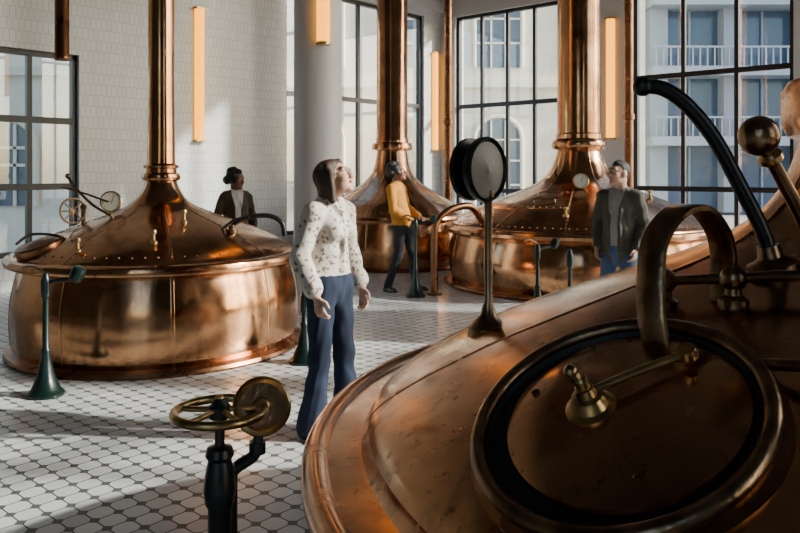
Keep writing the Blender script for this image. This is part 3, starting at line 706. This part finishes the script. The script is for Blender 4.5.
# --- man in dark jacket
def postj(c,l,n):
    j=n.index('jacket'); s=n.index('shirt'); p=n.index('pants'); l=l.copy()
    up=c[:,2]>.85
    l[(l==p)&up]=j; l[(l==s)&(c[:,2]<1.40)]=j
    w=.034+.04*np.clip((c[:,2]-1.2)/.2,0,1)
    m=(l==j)&(np.abs(c[:,1])<w)&(c[:,0]>.03)&(c[:,2]>.93); l[m]=s
    m=(l==j)&(np.abs(c[:,1])<w)&(c[:,0]>.03)&(c[:,2]<=.93)&(c[:,2]>.7); l[m]=p
    return l
def jacketman(name,loc,yaw,J,hy,hp,hair,mats,sc=1,hc=(.015,0,1.595),fem=False,sw=.2,jr=1.,glasses=False):
    F=Fig(); legs(F,J,(.09,.064,.058,.056)); arms(F,J,'jacket',(.060*jr,.056*jr,.046*jr))
    F.cap('shirt',(.0,0,.95),(.0,0,1.3),.12,.12,(1,0,0),.7); F.cap('shirt',(-.01,-.04,1.41),(-.01,.04,1.41),.066)
    F.cap('jacket',(.0,0,.88),(.0,0,1.12),.166*jr,.150*jr,(1,0,0),.80); F.cap('jacket',(.0,0,1.12),(-.005,0,1.31),.150*jr,.165*jr,(1,0,0),.72)
    F.cap('jacket',(-.01,-sw+.05,1.38),(-.01,sw-.05,1.38),.07*jr)
    for s in (1,-1):
        F.cap('jacket',(-.06,s*.03,1.46),(.03,s*.065,1.42),.02,.02); F.cap('jacket',(.03,s*.065,1.42),(.112,s*.055,1.26),.02,.014); F.cap('jacket',(.116,s*.052,1.26),(.122,s*.052,.87),.011,.011)
    R,T=head(F,hc,hy,hp,hair,(-.02,0,1.43),fem)
    e=F.build(name,mats,K0,.0062,loc,yaw,postj)
    if glasses:
        g=B()
        for s in (1,-1):
            g.torus(V(T(.104,s*.033,.012)),V(R@np.array([1,s*.12,0])),.021,.0018,IRON,24,6)
            g.tube([V(T(.104,s*.054,.014)),V(T(.06,s*.078,.014)),V(T(-.01,s*.083,.012))],.0014,IRON,seg=6)
        g.tube([V(T(.106,-.012,.014)),V(T(.109,0,.018)),V(T(.106,.012,.014))],.0014,IRON,seg=6)
        g.obj('glasses').parent=e
    return e
J=dict(pelvis=(0,0,.97),hipL=(.0,.09,.92),hipR=(.0,-.09,.92),kneeL=(.03,.11,.50),kneeR=(.02,-.11,.50),ankL=(.0,.14,.07),ankR=(-.01,-.14,.07),toeL=12,toeR=-14,
 shL=(-.01,.175,1.385),shR=(-.01,-.175,1.385),elL=(-.06,.225,1.12),elR=(-.06,-.225,1.12),wrL=(.07,.19,.91),wrR=(.07,-.19,.91),
 pnL=(0,-1,0),thL=(1,0,0),pnR=(0,1,0),thR=(1,0,0),hdL=(.3,-.1,-.92),hdR=(.3,.1,-.92))
jacketman('man_in_dark_jacket',(2.06,7.05,0),math.radians(-128),J,math.radians(-28),math.radians(8),'short',mats_(SKIN3,HAIRK,TEE,DENIM2,OLIVE),jr=.95,sw=.18,glasses=True)
# --- woman by the wall
J=dict(pelvis=(0,0,.93),hipL=(.0,.085,.88),hipR=(.0,-.085,.88),kneeL=(.03,.10,.48),kneeR=(.02,-.10,.48),ankL=(.0,.12,.07),ankR=(-.01,-.12,.07),toeL=12,toeR=-14,
 shL=(-.01,.16,1.36),shR=(-.01,-.16,1.36),elL=(-.06,.23,1.10),elR=(-.06,-.23,1.10),wrL=(.08,.21,.88),wrR=(.08,-.21,.88),
 pnL=(0,-1,0),thL=(1,0,0),pnR=(0,1,0),thR=(1,0,0))
e=jacketman('woman_in_umber_jacket',(-1.98,9.05,0),math.radians(-62),J,math.radians(35),math.radians(2),'curly',mats_(SKIN2,HAIRK,TEEW,BLK,JACK2),hc=(.02,0,1.575),fem=True,sw=.17,jr=.95)
e.scale=(.955,)*3

# ------------------------------------------------------------------ light
w=bpy.data.worlds.new('World'); bpy.context.scene.world=w; w.use_nodes=True; nt=w.node_tree
bg=nt.nodes['Background']; sk=nt.nodes.new('ShaderNodeTexSky'); sk.sky_type='NISHITA'; sk.sun_disc=False
sk.sun_elevation=math.radians(26); sk.sun_rotation=math.radians(95); sk.air_density=1.0; sk.dust_density=2.0
nt.links.new(sk.outputs[0],bg.inputs[0]); bg.inputs[1].default_value=.66
sd=bpy.data.lights.new('sun','SUN'); sd.energy=13; sd.angle=math.radians(1.2); sd.color=(1,.93,.82)
so=bpy.data.objects.new('sun',sd); bpy.context.scene.collection.objects.link(so)
el=math.radians(25); az=V((1,-.1,0)).normalized(); s=az*math.cos(el)+V((0,0,math.sin(el)))
so.rotation_euler=s.to_track_quat('Z','Y').to_euler(); so.location=(12,5,7)
# ------------------------------------------------------------------ camera
cd=bpy.data.cameras.new('camera'); co=bpy.data.objects.new('camera',cd); bpy.context.scene.collection.objects.link(co)
co.location=(0,0,1.62); co.rotation_euler=(math.radians(90),0,0); cd.sensor_width=36; cd.lens=750/800*36; cd.shift_y=-95.5/800; cd.clip_start=.05
if ZOOM:
    z,zu,zv=ZOOM; cd.lens*=z; cd.shift_x=(zu-400)/800*z; cd.shift_y=-(zv-171)/800*z
bpy.context.scene.camera=co
